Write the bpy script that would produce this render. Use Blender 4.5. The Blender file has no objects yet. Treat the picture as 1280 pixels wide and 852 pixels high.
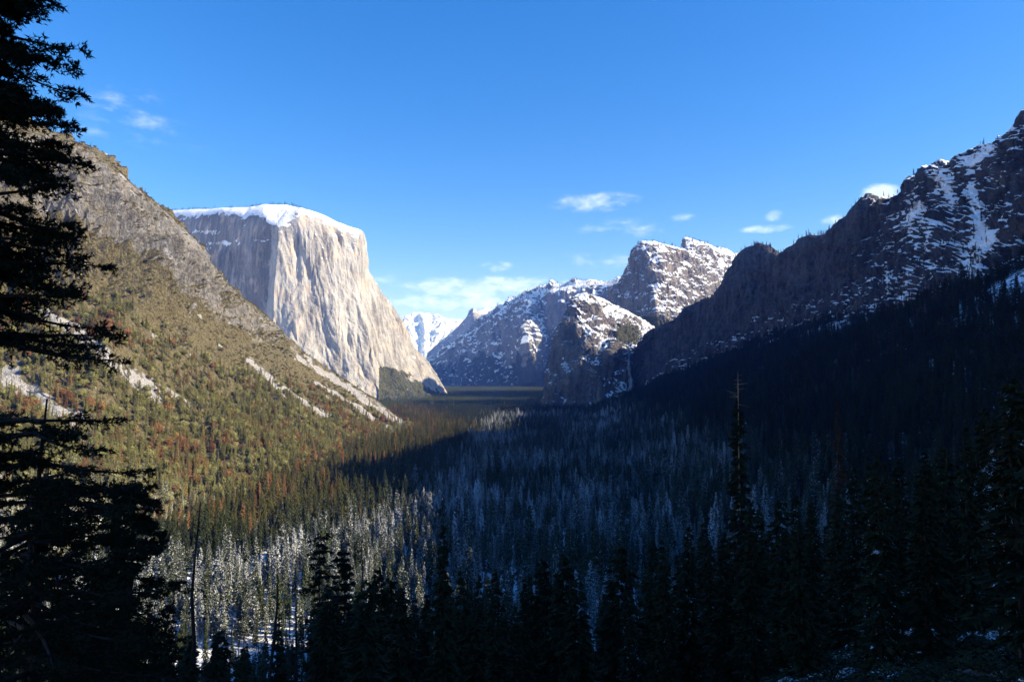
import bpy, math, random
import numpy as np
from mathutils import Vector

rng = np.random.default_rng(7)
random.seed(7)
scene = bpy.context.scene
COL = scene.collection
rad = math.radians

# ------------------------------------------------------------------ camera
CAMZ = 150.0
F = 853.0                      # focal length in photo pixels (1280 wide)
PITCH = math.atan((468 - 426) / F)
cam_d = bpy.data.cameras.new('camera')
cam = bpy.data.objects.new('camera', cam_d)
COL.objects.link(cam)
cam.location = (0, 0, CAMZ)
cam.rotation_euler = (math.pi / 2 + PITCH, 0, 0)
cam_d.sensor_width = 36
cam_d.lens = 36 * F / 1280
cam_d.clip_start = 0.3
cam_d.clip_end = 80000
scene.camera = cam

def W(px, py, Y):
    """world point lying Y metres ahead, seen at photo pixel px, py"""
    cx = (px - 640) / F
    cy = (426 - py) / F
    f = math.cos(PITCH) - cy * math.sin(PITCH)
    u = math.sin(PITCH) + cy * math.cos(PITCH)
    return (cx / f * Y, Y, CAMZ + u / f * Y)

def topix(x, y, z):
    dz = z - CAMZ
    d = y * math.cos(PITCH) + dz * math.sin(PITCH)
    u = -y * math.sin(PITCH) + dz * math.cos(PITCH)
    return 640 + F * x / d, 426 - F * u / d

# ------------------------------------------------------------------ noise
_g = np.random.default_rng(11)
PERM = np.concatenate([_g.permutation(512)] * 3)
GR = _g.normal(size=(512, 3)); GR /= np.linalg.norm(GR, axis=1)[:, None]
def perlin(p):
    i = np.floor(p).astype(np.int64); f = p - i
    u = f * f * f * (f * (f * 6 - 15) + 10)
    i &= 511
    def g(dx, dy, dz):
        h = PERM[PERM[PERM[(i[:, 0] + dx) & 511] + ((i[:, 1] + dy) & 511)] + ((i[:, 2] + dz) & 511)]
        return GR[h, 0] * (f[:, 0] - dx) + GR[h, 1] * (f[:, 1] - dy) + GR[h, 2] * (f[:, 2] - dz)
    x0 = g(0,0,0) + u[:,0]*(g(1,0,0)-g(0,0,0)); x1 = g(0,1,0) + u[:,0]*(g(1,1,0)-g(0,1,0))
    y0 = x0 + u[:,1]*(x1-x0)
    x0 = g(0,0,1) + u[:,0]*(g(1,0,1)-g(0,0,1)); x1 = g(0,1,1) + u[:,0]*(g(1,1,1)-g(0,1,1))
    y1 = x0 + u[:,1]*(x1-x0)
    return (y0 + u[:,2]*(y1-y0)) * 1.5
def fbm(p, sc, octv=4, gain=.5, off=0.):
    q = p / np.array(sc, float) + off; a = 1.; s = 0.
    for k in range(octv):
        s = s + a * perlin(q); q = q * 2.03 + 17.3; a *= gain
    return s
def ridged(p, sc, octv=4, gain=.5, off=0.):
    q = p / np.array(sc, float) + off; a = 1.; s = 0.
    for k in range(octv):
        s = s + a * (1 - 2.2 * np.abs(perlin(q))); q = q * 2.03 + 9.1; a *= gain
    return s - .35
def stair(x, k):
    f = x * k; i = np.floor(f); return (i + sstep(.32, .68, f - i)) / k
def sstep(a, b, x):
    t = np.clip((x - a) / (b - a), 0, 1); return t * t * (3 - 2 * t)

# ------------------------------------------------------------------ mesh helpers
def mesh_from(name, V, faces_flat, nper, attrs=None, smooth=False):
    me = bpy.data.meshes.new(name)
    V = np.asarray(V, np.float32)
    nf = len(faces_flat) // nper
    me.vertices.add(len(V)); me.vertices.foreach_set('co', V.ravel())
    me.loops.add(len(faces_flat)); me.loops.foreach_set('vertex_index', np.asarray(faces_flat, np.int32))
    me.polygons.add(nf)
    me.polygons.foreach_set('loop_start', np.arange(0, nf * nper, nper, dtype=np.int32))
    me.polygons.foreach_set('use_smooth', np.full(nf, smooth))
    me.update(calc_edges=True)
    for k, v in (attrs or {}).items():
        a = me.attributes.new(k, 'FLOAT', 'POINT'); a.data.foreach_set('value', np.asarray(v, np.float32))
    return me
def link(name, me, mat=None, parent=None, **props):
    o = bpy.data.objects.new(name, me)
    COL.objects.link(o)
    if mat is not None: me.materials.append(mat)
    if parent is not None: o.parent = parent
    for k, v in props.items(): o[k] = v
    return o
def grid_faces(nv, nu):
    a = np.arange((nv - 1) * nu).reshape(nv - 1, nu)[:, :-1]
    return np.stack([a, a + nu, a + nu + 1, a + 1], -1).reshape(-1)
def grid_normals(P):
    du = np.gradient(P, axis=1); dv = np.gradient(P, axis=0)
    n = np.cross(dv, du); n /= np.linalg.norm(n, axis=2)[..., None] + 1e-9
    return n

# ------------------------------------------------------------------ materials
def new_mat(name):
    m = bpy.data.materials.new(name); m.use_nodes = True
    nt = m.node_tree; nt.nodes.clear()
    return m, nt
class NT:
    def __init__(s, nt): s.nt = nt
    def n(s, t, **kw):
        nd = s.nt.nodes.new(t)
        for k, v in kw.items(): setattr(nd, k, v)
        return nd
    def l(s, a, b): s.nt.links.new(a, b)
    def inp(s, sock, v):
        if isinstance(v, bpy.types.NodeSocket): s.l(v, sock)
        else: sock.default_value = v
    def math(s, op, a, b=0., c=None, clamp=False):
        nd = s.n('ShaderNodeMath', operation=op, use_clamp=clamp)
        s.inp(nd.inputs[0], a); s.inp(nd.inputs[1], b)
        if c is not None: s.inp(nd.inputs[2], c)
        return nd.outputs[0]
    def vmath(s, op, a, b):
        nd = s.n('ShaderNodeVectorMath', operation=op)
        s.inp(nd.inputs[0], a); s.inp(nd.inputs[1], b)
        return nd.outputs[0]
    def mix(s, f, a, b):
        nd = s.n('ShaderNodeMix', data_type='RGBA')
        s.inp(nd.inputs[0], f); s.inp(nd.inputs[6], a); s.inp(nd.inputs[7], b)
        return nd.outputs[2]
    def noise(s, vec, scale, detail=4, rough=.6):
        nd = s.n('ShaderNodeTexNoise'); s.l(vec, nd.inputs['Vector'])
        nd.inputs['Scale'].default_value = scale; nd.inputs['Detail'].default_value = detail
        nd.inputs['Roughness'].default_value = rough
        return nd.outputs['Fac']
    def ramp(s, v, a, b):
        nd = s.n('ShaderNodeMapRange', interpolation_type='SMOOTHSTEP')
        s.inp(nd.inputs[0], v); s.inp(nd.inputs[1], a); s.inp(nd.inputs[2], b)
        return nd.outputs[0]
    def attr(s, name, kind='GEOMETRY'):
        nd = s.n('ShaderNodeAttribute', attribute_name=name, attribute_type=kind)
        return nd
def c4(r, g, b): return (r, g, b, 1)

def rock_material(name, light, dark, warm, veg, px=5.0, bump=1.0, streak=1.0, snowfine=.35):
    """px = metres a photo pixel covers out there; sets the grain of the finest marks"""
    m, nt = new_mat(name); t = NT(nt)
    out = t.n('ShaderNodeOutputMaterial'); bs = t.n('ShaderNodeBsdfPrincipled')
    bs.inputs['Roughness'].default_value = .9; bs.inputs['Specular IOR Level'].default_value = .15
    t.l(bs.outputs[0], out.inputs[0])
    pos = t.n('ShaderNodeNewGeometry').outputs['Position']
    st = t.vmath('MULTIPLY', pos, (1, 1, .16))
    coarse = t.noise(pos, 1 / (px * 22), 5, .6)
    strk = t.noise(st, 1 / (px * 5), 5, .65)
    fine = t.noise(pos, 1 / (px * 2.2), 4, .7)
    f1 = t.math('ADD', t.math('MULTIPLY', t.math('SUBTRACT', strk, .5), 2.2 * streak), t.math('MULTIPLY', t.math('SUBTRACT', fine, .5), 1.2))
    f1 = t.math('ADD', f1, t.attr('tone').outputs['Fac'])
    base = t.mix(t.math('ADD', f1, .5, clamp=True), dark, light)
    base = t.mix(t.ramp(coarse, .52, .74), base, warm)
    vf = t.math('ADD', t.attr('veg').outputs['Fac'], t.math('MULTIPLY', t.math('SUBTRACT', fine, .5), 1.3))
    vn = t.noise(pos, 1 / (px * 1.7), 3, .7)
    vcol = t.mix(t.ramp(vn, .35, .65), tuple(.55 * c for c in veg[:3]) + (1,), tuple(1.35 * c for c in veg[:3]) + (1,))
    base = t.mix(t.ramp(vf, .42, .58), base, vcol)
    sf = t.math('ADD', t.attr('scree').outputs['Fac'], t.math('MULTIPLY', t.math('SUBTRACT', fine, .5), .8))
    gn = t.noise(pos, 1 / (px * .9), 2, .7)
    base = t.mix(t.ramp(sf, .42, .58), base, t.mix(t.ramp(gn, .35, .6), c4(.17, .165, .16), c4(.42, .41, .40)))
    sn = t.math('ADD', t.attr('snow').outputs['Fac'], t.math('MULTIPLY', t.math('SUBTRACT', t.noise(pos, 1 / (px * 3.0), 5, .75), .5), snowfine * 4))
    base = t.mix(t.ramp(sn, .46, .56), base, c4(.82, .84, .87))
    t.l(base, bs.inputs['Base Color'])
    bp = t.n('ShaderNodeBump'); bp.inputs['Strength'].default_value = 1; bp.inputs['Distance'].default_value = px * 1.4 * bump
    h = t.math('ADD', strk, t.math('MULTIPLY', fine, .7))
    h = t.math('MULTIPLY', h, t.math('SUBTRACT', 1.15, t.ramp(sn, .46, .6)))
    t.l(h, bp.inputs['Height']); t.l(bp.outputs[0], bs.inputs['Normal'])
    return m

def foliage_material(name, rime_scale=1.1):
    """needle colour from the tree's own tint, rime and snow lying on upward needles"""
    m, nt = new_mat(name); t = NT(nt)
    out = t.n('ShaderNodeOutputMaterial'); bs = t.n('ShaderNodeBsdfPrincipled')
    bs.inputs['Roughness'].default_value = .85; bs.inputs['Specular IOR Level'].default_value = .08
    oc = t.n('ShaderNodeTexCoord').outputs['Object']
    oi = t.n('ShaderNodeObjectInfo')
    v = t.vmath('ADD', oc, oi.outputs['Location'])
    n1 = t.noise(v, .8, 4, .7)
    tint = t.attr('tint', 'INSTANCER').outputs['Color']
    col = t.mix(n1, t.vmath('SCALE', tint, (0, 0, 0)), tint)
    nd = t.n('ShaderNodeVectorMath', operation='SCALE'); t.l(tint, nd.inputs[0])
    t.l(t.math('ADD', .45, t.math('MULTIPLY', n1, 1.1)), nd.inputs['Scale'])
    rime = t.attr('rime', 'INSTANCER').outputs['Fac']
    n2 = t.noise(v, rime_scale, 5, .8)
    s = t.math('ADD', t.math('MULTIPLY', t.math('SUBTRACT', n2, .5), 2.2), t.math('SUBTRACT', rime, .5))
    t.l(t.mix(t.ramp(s, -.05, .12), nd.outputs[0], c4(.78, .80, .84)), bs.inputs['Base Color'])
    t.l(bs.outputs[0], out.inputs[0])
    return m

def plain_material(name, a, b, scale, rough=.9, bump=0, stretch=(1, 1, 1)):
    m, nt = new_mat(name); t = NT(nt)
    out = t.n('ShaderNodeOutputMaterial'); bs = t.n('ShaderNodeBsdfPrincipled')
    bs.inputs['Roughness'].default_value = rough; bs.inputs['Specular IOR Level'].default_value = .1
    pos = t.vmath('MULTIPLY', t.n('ShaderNodeTexCoord').outputs['Object'], stretch)
    n = t.noise(pos, scale, 5, .65)
    t.l(t.mix(t.ramp(n, .35, .65), a, b), bs.inputs['Base Color'])
    if bump:
        bp = t.n('ShaderNodeBump'); bp.inputs['Distance'].default_value = bump
        t.l(n, bp.inputs['Height']); t.l(bp.outputs[0], bs.inputs['Normal'])
    t.l(bs.outputs[0], out.inputs[0])
    return m

M_FOL = foliage_material('needles'); M_SHRUB = foliage_material('shrub_leaves', 5.0)
M_BARK = plain_material('bark', c4(.02, .016, .013), c4(.055, .042, .034), 3, bump=.03, stretch=(1, 1, .2))
M_DEAD = plain_material('dead_wood', c4(.14, .12, .10), c4(.26, .22, .17), 3, bump=.02, stretch=(1, 1, .2))
M_PALE = plain_material('pale_bark', c4(.30, .19, .09), c4(.45, .30, .15), 3, bump=.02, stretch=(1, 1, .2))

# ------------------------------------------------------------------ mountains
PATCH = {}
def resample(R, n, w):
    """R: rows x cols x k control values, resampled linearly to n columns, w = column lengths"""
    s = np.concatenate([[0], np.cumsum(w)]); t = np.linspace(0, s[-1], n)
    i = np.clip(np.searchsorted(s, t, side='right') - 1, 0, len(w) - 1); f = ((t - s[i]) / w[i])[None, :, None]
    return R[:, i] * (1 - f) + R[:, i + 1] * f
def catmull(R, ts):
    n = len(R); i = np.clip(ts.astype(int), 0, n - 2); f = (ts - i)[:, None, None]
    p1 = R[i]; p2 = R[i + 1]; p0 = R[np.maximum(i - 1, 0)]; p3 = R[np.minimum(i + 2, n - 1)]
    m1 = .5 * (p2 - p0) * .8; m2 = .5 * (p3 - p1) * .8
    f2 = f * f; f3 = f2 * f
    return (2*f3-3*f2+1)*p1 + (f3-2*f2+f)*m1 + (-2*f3+3*f2)*p2 + (f3-f2)*m2

def patch(key, rows, nu, nvs, back, disp, mat, crestfade=.3, faderange=.35, name='mountain', label=None, extra=None, masks=None, wcols=None):
    """rows: control rows, crest first, of world points; nvs: mesh rows between control rows;
    back: (run, drop) of the far side behind the crest"""
    R = np.array(rows, float)
    crest = R[0]
    hd = crest[:, :2] / np.linalg.norm(crest[:, :2], axis=1)[:, None]
    if wcols is not None: hd = np.array(wcols, float)
    bk = []
    for run, drop in back[::-1]:
        b = crest.copy(); b[:, :2] += hd * run; b[:, 2] = np.maximum(crest[:, 2] - drop, -30); bk.append(b)
    R = np.concatenate([np.array(bk), R]) if bk else R
    nb = len(bk)
    C = R[nb:nb + 2].mean(0)
    w = np.linalg.norm(np.diff(C, axis=0), axis=1)
    # columns follow how large a stretch looks from the valley, so that near walls get finer mesh
    px = np.array([abs(a) + 1e-3 for a in w / np.maximum(200, np.linalg.norm(C[:-1], axis=1))])
    R = resample(R, nu, px)
    nvs = [12] * nb + nvs
    ts = np.concatenate([np.linspace(i, i + 1, n, endpoint=False) for i, n in enumerate(nvs)] + [[len(nvs)]])
    G = catmull(R, ts - 1e-9 * (ts >= len(nvs)))
    # keep the crest line exact: no smoothing across it
    nrm = grid_normals(G)
    flip = np.sign((nrm * (np.array([0, 0, 1.2]) + np.array([0, -1, 0]))).sum(-1).mean()); nrm = nrm * (flip or 1)
    v = np.repeat(ts[:, None], nu, 1)
    P = G.reshape(-1, 3); N = nrm.reshape(-1, 3); vf = v.reshape(-1)
    fade = crestfade + (1 - crestfade) * sstep(0, faderange, np.abs(vf - nb))
    d = disp(P) * fade
    P2 = P + N * d[:, None]
    G2 = P2.reshape(G.shape); n2 = grid_normals(G2) * (flip or 1)
    nz = n2[..., 2].reshape(-1)
    u = np.tile(np.linspace(0, 1, nu), len(ts))
    at = dict(tone=np.zeros(len(P)), veg=np.zeros(len(P)), scree=np.zeros(len(P)), snow=np.zeros(len(P)))
    if masks: at.update(masks(P2, nz, vf - nb, u, d))
    me = mesh_from(name, P2, grid_faces(len(ts), nu), 4, at)
    o = link(name, me, mat, kind='structure')
    if label: o['label'] = label
    # vertex areas for scattering
    A = np.linalg.norm(np.cross(np.gradient(G2, axis=0), np.gradient(G2, axis=1)), axis=2).reshape(-1)
    PATCH[key] = dict(P=P2, nz=nz, v=vf - nb, u=u, A=A, **at)
    return o
def R_(*pts): return [W(*p) for p in pts]

VEG = c4(.130, .110, .057)
# --- the tall pale granite wall across the valley
def disp_wall(P):
    q = P.copy(); wv = fbm(P, (900, 900, 900), 2) * 45
    q[:, 0] += wv + P[:, 2] * .12
    tf = .18 + .82 * sstep(980, 880, P[:, 2] - .12 * (P[:, 0] + 1241))
    cr = np.clip(ridged(q, (150, 150, 1500), 3, .5, 13.) - .55, 0, 2)
    return tf * (34 * stair(fbm(q, (260, 260, 1900), 3, .55), 5) + 8 * stair(fbm(q + 14 * fbm(P, (90, 90, 200), 2)[:, None], (60, 60, 420), 2, .5, 41.), 4) + 6 * fbm(q, (90, 90, 380), 3, .55, 3.) - 30 * cr * sstep(-.4, .3, fbm(P, (300, 300, 260), 2, .5, 19.)) + 3.5 * fbm(q, (22, 22, 110), 3, .6) + 5 * fbm(P, (140, 140, 120), 4, .6, 5.))
def mask_wall(P, nz, v, u, d):
    n = fbm(P, (90, 90, 60), 4, .6, 2.)
    snow = sstep(.35, .75, nz + .25 * n) * 1.0 + np.where(v < .9, .35, 0) - .12
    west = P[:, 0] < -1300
    snow = np.where(west & (v < 1.5), snow + .16 * sstep(.0, .7, n) + .15 * sstep(.15, .4, nz), snow)
    snow -= .8 * sstep(1.5, 2.2, v) * np.where(nz < .75, 1, .6)
    px, py = topix(P[:, 0], P[:, 1], P[:, 2])
    snow = np.where((v < .72 + .5 * n) & (px < 452), np.maximum(snow, .55 + .3 * n), snow) - .6 * (px > 454) * (v < 1.5)
    for cx, cy, rx, ry in ((262, 290, 22, 4), (275, 304, 26, 5), (318, 300, 22, 3), (305, 283, 5, 12), (345, 275, 18, 8), (255, 312, 14, 3), (492, 433, 6, 4), (487, 455, 16, 2.5)):
        snow = snow + .6 * np.clip(1.3 - np.hypot((px - cx) / rx, (py - cy) / ry) + .7 * n, 0, 1)
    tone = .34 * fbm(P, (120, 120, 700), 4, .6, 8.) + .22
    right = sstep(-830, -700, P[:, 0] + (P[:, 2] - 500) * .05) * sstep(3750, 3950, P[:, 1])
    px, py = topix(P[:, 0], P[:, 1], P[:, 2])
    tone -= .22 * right + .62 * west + .3 * np.clip(1.2 - np.hypot((px - 392) / 22, (py - 305) / 34) + .5 * n, 0, 1)  # west face: stained rock, made darker still to paint in deeper shade
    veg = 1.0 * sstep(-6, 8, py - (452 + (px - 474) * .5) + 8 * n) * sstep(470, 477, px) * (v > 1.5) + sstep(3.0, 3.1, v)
    return dict(snow=snow, tone=tone, veg=veg)
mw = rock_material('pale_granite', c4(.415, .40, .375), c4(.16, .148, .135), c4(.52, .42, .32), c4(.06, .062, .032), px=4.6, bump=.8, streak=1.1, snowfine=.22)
ctop = [(180,270,5300),(200,265,5150),(214,263,4950),(240,262,4700),(276,262,4400),(314,260,4150),(333,256,4050),(345,256,4000),(358,256,3980),(377,262,3950),(400,271,3960),(422,281,3980),(440,289,3990),(453,295,3960),(457,320,3960),(458,338,3960),(466,352,4030),(479,369,4130),(501,398,4280),(517,433,4400),(536,452,4550),(562,495,4750)]
crim = [(175,292,5100),(195,287,4900),(210,284,4700),(236,278,4440),(279,269,4120),(305,275,3900),(327,272,3740),(346,283,3600),(358,277,3610),(374,268,3630),(398,275,3670),(420,284,3710),(438,291,3740),(451,298,3760),(455,322,3820),(456,339,3850),(464,354,3930),(477,371,4030),(499,400,4200),(515,435,4330),(534,454,4500),(560,496,4700)]
cmid = [(175,350,5060),(195,350,4860),(207,350,4660),(232,350,4400),(272,352,4080),(298,355,3860),(322,360,3690),(341,365,3540),(356,365,3550),(376,365,3560),(402,368,3590),(424,370,3620),(442,372,3650),(455,378,3680),(461,385,3760),(464,395,3810),(472,405,3870),(486,415,3960),(503,432,4100),(517,452,4230),(535,467,4400),(558,497,4620)]
cbas = [(175,455,5000),(195,458,4800),(206,460,4600),(230,462,4340),(268,464,4020),(295,466,3790),(320,468,3610),(340,470,3450),(362,472,3440),(385,475,3440),(412,479,3450),(438,484,3460),(458,488,3470),(478,492,3480),(476,470,3680),(478,468,3750),(486,470,3800),(496,474,3850),(510,480,3950),(522,486,4060),(536,491,4200),(556,498,4450)]
capr = [(170,490,4700),(190,490,4500),(206,492,4300),(230,493,4040),(268,495,3720),(295,497,3500),(320,498,3320),(340,500,3200),(362,502,3200),(385,503,3200),(412,504,3220),(440,505,3240),(462,506,3270),(486,507,3300),(496,505,3400),(502,504,3480),(508,503,3560),(516,503,3640),(526,503,3740),(536,503,3850),(546,502,3950),(558,501,4200)]
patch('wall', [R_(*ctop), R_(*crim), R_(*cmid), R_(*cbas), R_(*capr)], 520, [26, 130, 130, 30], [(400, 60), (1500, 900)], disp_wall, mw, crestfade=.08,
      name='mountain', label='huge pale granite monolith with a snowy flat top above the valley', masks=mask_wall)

# --- the sunlit slope on the left
def disp_left(P):
    hi = sstep(150, 420, P[:, 2])
    q = np.column_stack([P[:, 0] * .83 + P[:, 1] * .56, P[:, 0] * .56 - P[:, 1] * .83, P[:, 2]])
    a = 22 * fbm(P, (260, 260, 260), 4, .5) + hi * 30 * stair(fbm(P, (75, 75, 120), 4, .55, 4.), 3.5) + hi * 8 * stair(fbm(P, (80, 80, 26), 3, .6, 24.), 4) + 22 * ridged(q, (120, 420, 400), 3, .55, 3.) * (.3 + .7 * hi) + (26 * ridged(P, (80, 80, 90), 4, .55, 1.) + 9 * fbm(P, (26, 26, 16), 3, .6)) * (.15 + .85 * hi)
    return a
SCREE = [  # (photo-derived) top and foot of the pale talus chutes on the slope, with width
    ((60,395),(112,432),(192,494),15),((0,462),(40,492),(100,532),20),((312,450),(345,482),(408,520),6),((372,446),(425,478),(516,540),6),((395,478),(440,505),(492,538),4),((150,470),(185,488),(222,498),3),((200,482),(232,500),(250,520),3),((345,476),(380,505),(410,524),4)]
def mask_left(P, nz, v, u, d):
    n = fbm(P, (120, 120, 120), 5, .6, 4.); n2 = fbm(P, (40, 40, 40), 4, .6, 7.)
    px, py = topix(P[:, 0], P[:, 1], P[:, 2])
    nb_ = fbm(P, (210, 210, 160), 4, .6, 14.); vv = v + .28 * nb_
    cliff = sstep(.08, .3, vv) * (1 - sstep(1.0, 1.5, vv)) * sstep(.42, .62, 1.08 - nz + .55 * nb_)
    cliff *= 1 - .7 * sstep(470, 600, P[:, 2] + 80 * n)
    cliff = np.maximum(cliff, sstep(.62, .8, 1.0 - nz + .2 * n) * (v < 1.3))
    veg = 1 - cliff * .95 + .15 * n2
    scree = np.zeros(len(P))
    for a, b, c, w in SCREE:
        for (x0, y0), (x1, y1) in ((a, b), (b, c)):
            dx, dy = x1 - x0, y1 - y0; t = np.clip(((px - x0) * dx + (py - y0) * dy) / (dx*dx + dy*dy), 0, 1)
            dist = np.hypot(px - x0 - t * dx, py - y0 - t * dy)
            scree = np.maximum(scree, 1 - dist / (w * (.9 + 1.0 * n2 + .4 * n)))
    scree = np.clip(scree * 1.3, 0, 1) * (P[:, 1] > 0)
    snow = -.3 + .25 * sstep(.6, .9, n) + .35 * scree * sstep(.0, .5, n2) + .12 * sstep(500, 620, P[:, 2])
    return dict(veg=np.clip(veg, 0, 1.2) * (1 - scree), scree=scree, snow=snow, tone=.15 * n2 + .02)
ml = rock_material('brushy_rock', c4(.31, .295, .27), c4(.075, .07, .063), c4(.24, .20, .16), VEG, px=2.0, bump=1.6, streak=.7, snowfine=.25)
lt = [(-400,-60,1100),(-150,60,1250),(0,130,1350),(85,175,1400),(120,195,1450),(170,235,1500),(215,275,1560),(232,290,1600),(255,320,1640),(280,354,1680),(320,386,1720),(345,406,1740),(370,437,1760),(420,468,1780),(470,501,1785),(515,537,1790)]
l5 = [(-380,120,1020),(-130,200,1150),(20,235,1240),(105,265,1290),(140,288,1330),(190,325,1390),(233,358,1450),(252,372,1490),(276,390,1535),(299,408,1570),(334,428,1620),(357,441,1660),(381,460,1700),(426,485,1740),(474,511,1765),(518,538,1780)]
l1 = [(-350,330,950),(-100,350,1050),(50,355,1100),(130,365,1150),(165,385,1190),(215,415,1250),(255,440,1310),(275,448,1350),(297,455,1400),(318,460,1440),(348,465,1500),(370,473,1560),(392,482,1620),(432,500,1690),(478,520,1740),(521,538,1770)]
l2 = [(-330,560,650),(-80,540,760),(55,530,810),(125,525,860),(162,530,890),(208,540,940),(248,546,1000),(270,546,1040),(294,545,1080),(316,541,1130),(349,535,1210),(375,533,1290),(401,531,1380),(441,533,1500),(484,536,1630),(525,540,1760)]
lb = [(-300,810,370),(-60,750,460),(60,712,530),(120,695,565),(160,684,595),(200,671,635),(240,657,680),(265,648,715),(290,637,760),(315,626,815),(350,609,915),(380,595,1015),(410,583,1125),(450,568,1300),(490,555,1500),(530,543,1735)]
patch('left', [R_(*r) for r in (lt, l5, l1, l2, lb)], 620, [110, 110, 110, 60], [(200, 60), (900, 900)], disp_left, ml, crestfade=.10, faderange=1.0,
      name='hillside', label='sunlit rocky hillside of brush and scree on the left', masks=mask_left)

# --- the cliffs on the right and the ridge they belong to
def disp_right(P):
    w = .45 + .55 * sstep(1900, 1700, P[:, 1])
    return 26 * stair(fbm(P, (150, 150, 520), 4, .55, 2.), 5) * (.6 + .4 * w) + 9 * w * stair(fbm(P, (120, 120, 50), 3, .55, 44.), 4) + 8 * fbm(P, (40, 40, 34), 3, .6, 31.) + 12 * w * ridged(P, (50, 50, 190), 4, .6, 6.) + 4 * w * fbm(P, (18, 18, 40), 3, .6)
def mask_right(P, nz, v, u, d):
    n = fbm(P, (70, 70, 70), 5, .65, 3.); n2 = fbm(P, (160, 160, 200), 3, .6, 9.)
    near = sstep(1950, 1550, P[:, 1])
    snow = sstep(.3, .75, nz + .3 * n + .2 * near * n2) * .75 + .1 * near - .12
    snow -= .35 * (1 - near) * (v > .12) * (v < 1.5)
    snow -= .5 * (1 - sstep(1900, 1700, P[:, 1])) * (v < .12)
    snow += .10 * near * (v < .9)
    px, py = topix(P[:, 0], P[:, 1], P[:, 2]); ok = P[:, 1] > 100
    for a, b, w in (((1214,240),(1232,300),14),((1232,300),(1205,370),18),((1160,275),(1158,315),4),((1150,255),(1130,285),14),((1108,330),(1112,390),3),((1136,340),(1126,392),4),((1175,220),(1190,250),14),((1213,205),(1236,185),12)):
        dx, dy = b[0] - a[0], b[1] - a[1]; t = np.clip(((px - a[0]) * dx + (py - a[1]) * dy) / (dx*dx + dy*dy), 0, 1)
        dist = np.hypot(px - a[0] - t * dx, py - a[1] - t * dy)
        snow = snow + ok * .55 * np.clip(1.2 - dist / (w * (1 + .5 * n)), 0, 1)
    snow += ok * .45 * np.clip(1.2 - np.hypot((px - 830) / 22, (py - 480) / 16), 0, 1)
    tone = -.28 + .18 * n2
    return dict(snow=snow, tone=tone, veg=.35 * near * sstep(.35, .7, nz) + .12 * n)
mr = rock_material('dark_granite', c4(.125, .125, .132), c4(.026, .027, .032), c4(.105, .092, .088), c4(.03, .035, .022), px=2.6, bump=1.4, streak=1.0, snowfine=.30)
gt = R_((789,440,2790),(795,434,2750),(801,427,2720),(809,415,2690),(826,406,2650),(843,398,2600),(863,387,2550),(877,374,2500),(894,366,2450),(900,358,2420),(913,338,2380),(922,321,2340),(930,312,2320),(942,309,2300),(955,311,2260),(965,316,2220),(972,320,2180),(980,312,2140),(988,305,2100),(1003,296,2050),(1023,296,2000),(1034,292,1950),(1044,282,1900),(1064,265,1850),(1081,253,1780),(1105,249,1700),(1126,237,1650),(1146,216,1580),(1171,206,1500),(1204,194,1430),(1241,177,1370),(1253,168,1340),(1280,144,1300),(1330,90,1230)) \
    + [(1130,1140,775),(1185,914,841),(1200,700,880),(1200,606,911),(1200,500,865),(1200,371,815),(1200,254,795),(1200,82,794),(1200,27,822),(1200,-92,890),(1200,-150,935),(1200,-189,860),(1200,-228,945),(1200,-284,960),(1200,-640,1040),(1150,-1000,1040),(900,-1600,950)]  # unseen crest beyond the frame, heights and notch shaped for the shade it casts
gb = R_((792,503,2640),(797,500,2600),(803,498,2580),(812,492,2550),(828,480,2510),(845,470,2480),(865,462,2420),(880,457,2380),(893,452,2340),(900,448,2320),(912,444,2290),(922,440,2270),(931,437,2250),(943,432,2220),(956,427,2180),(966,423,2120),(973,420,2080),(981,418,2040),(990,415,2000),(1005,411,1950),(1025,405,1900),(1036,402,1850),(1046,400,1800),(1066,397,1740),(1083,396,1680),(1107,394,1600),(1128,392,1520),(1150,382,1350),(1176,370,1250),(1208,358,1180),(1245,345,1120),(1257,341,1100),(1284,331,1060),(1335,310,1000)) \
    + [(880,940,335),(865,800,330),(850,660,330),(850,580,330),(850,490,330),(845,371,330),(845,254,330),(840,82,330),(840,20,330),(840,-92,330),(840,-150,330),(840,-189,330),(838,-228,330),(835,-284,330),(820,-640,330),(780,-1000,320),(650,-1500,300)]
gt = np.array(gt); gb = np.array(gb)
nearw = sstep(1500, 1100, gt[:, 1])[:, None]
gm = gt * .62 + gb * .38; gm[:, :2] = (gt * .75 + gb * .25)[:, :2] * (1 - nearw) + (gt * .6 + gb * .4)[:, :2] * nearw
gf = gb.copy(); gf[:, 0] -= 60; gf[:, 2] = np.maximum(gf[:, 2] - 70, -20)
bd = np.tile([.8, .6], (len(gt), 1))
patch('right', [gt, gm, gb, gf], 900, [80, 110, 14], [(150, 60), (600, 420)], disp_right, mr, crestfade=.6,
      name='cliff', label='shaded granite cliffs and snowy ridge along the right side', masks=mask_right, wcols=bd)

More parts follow.
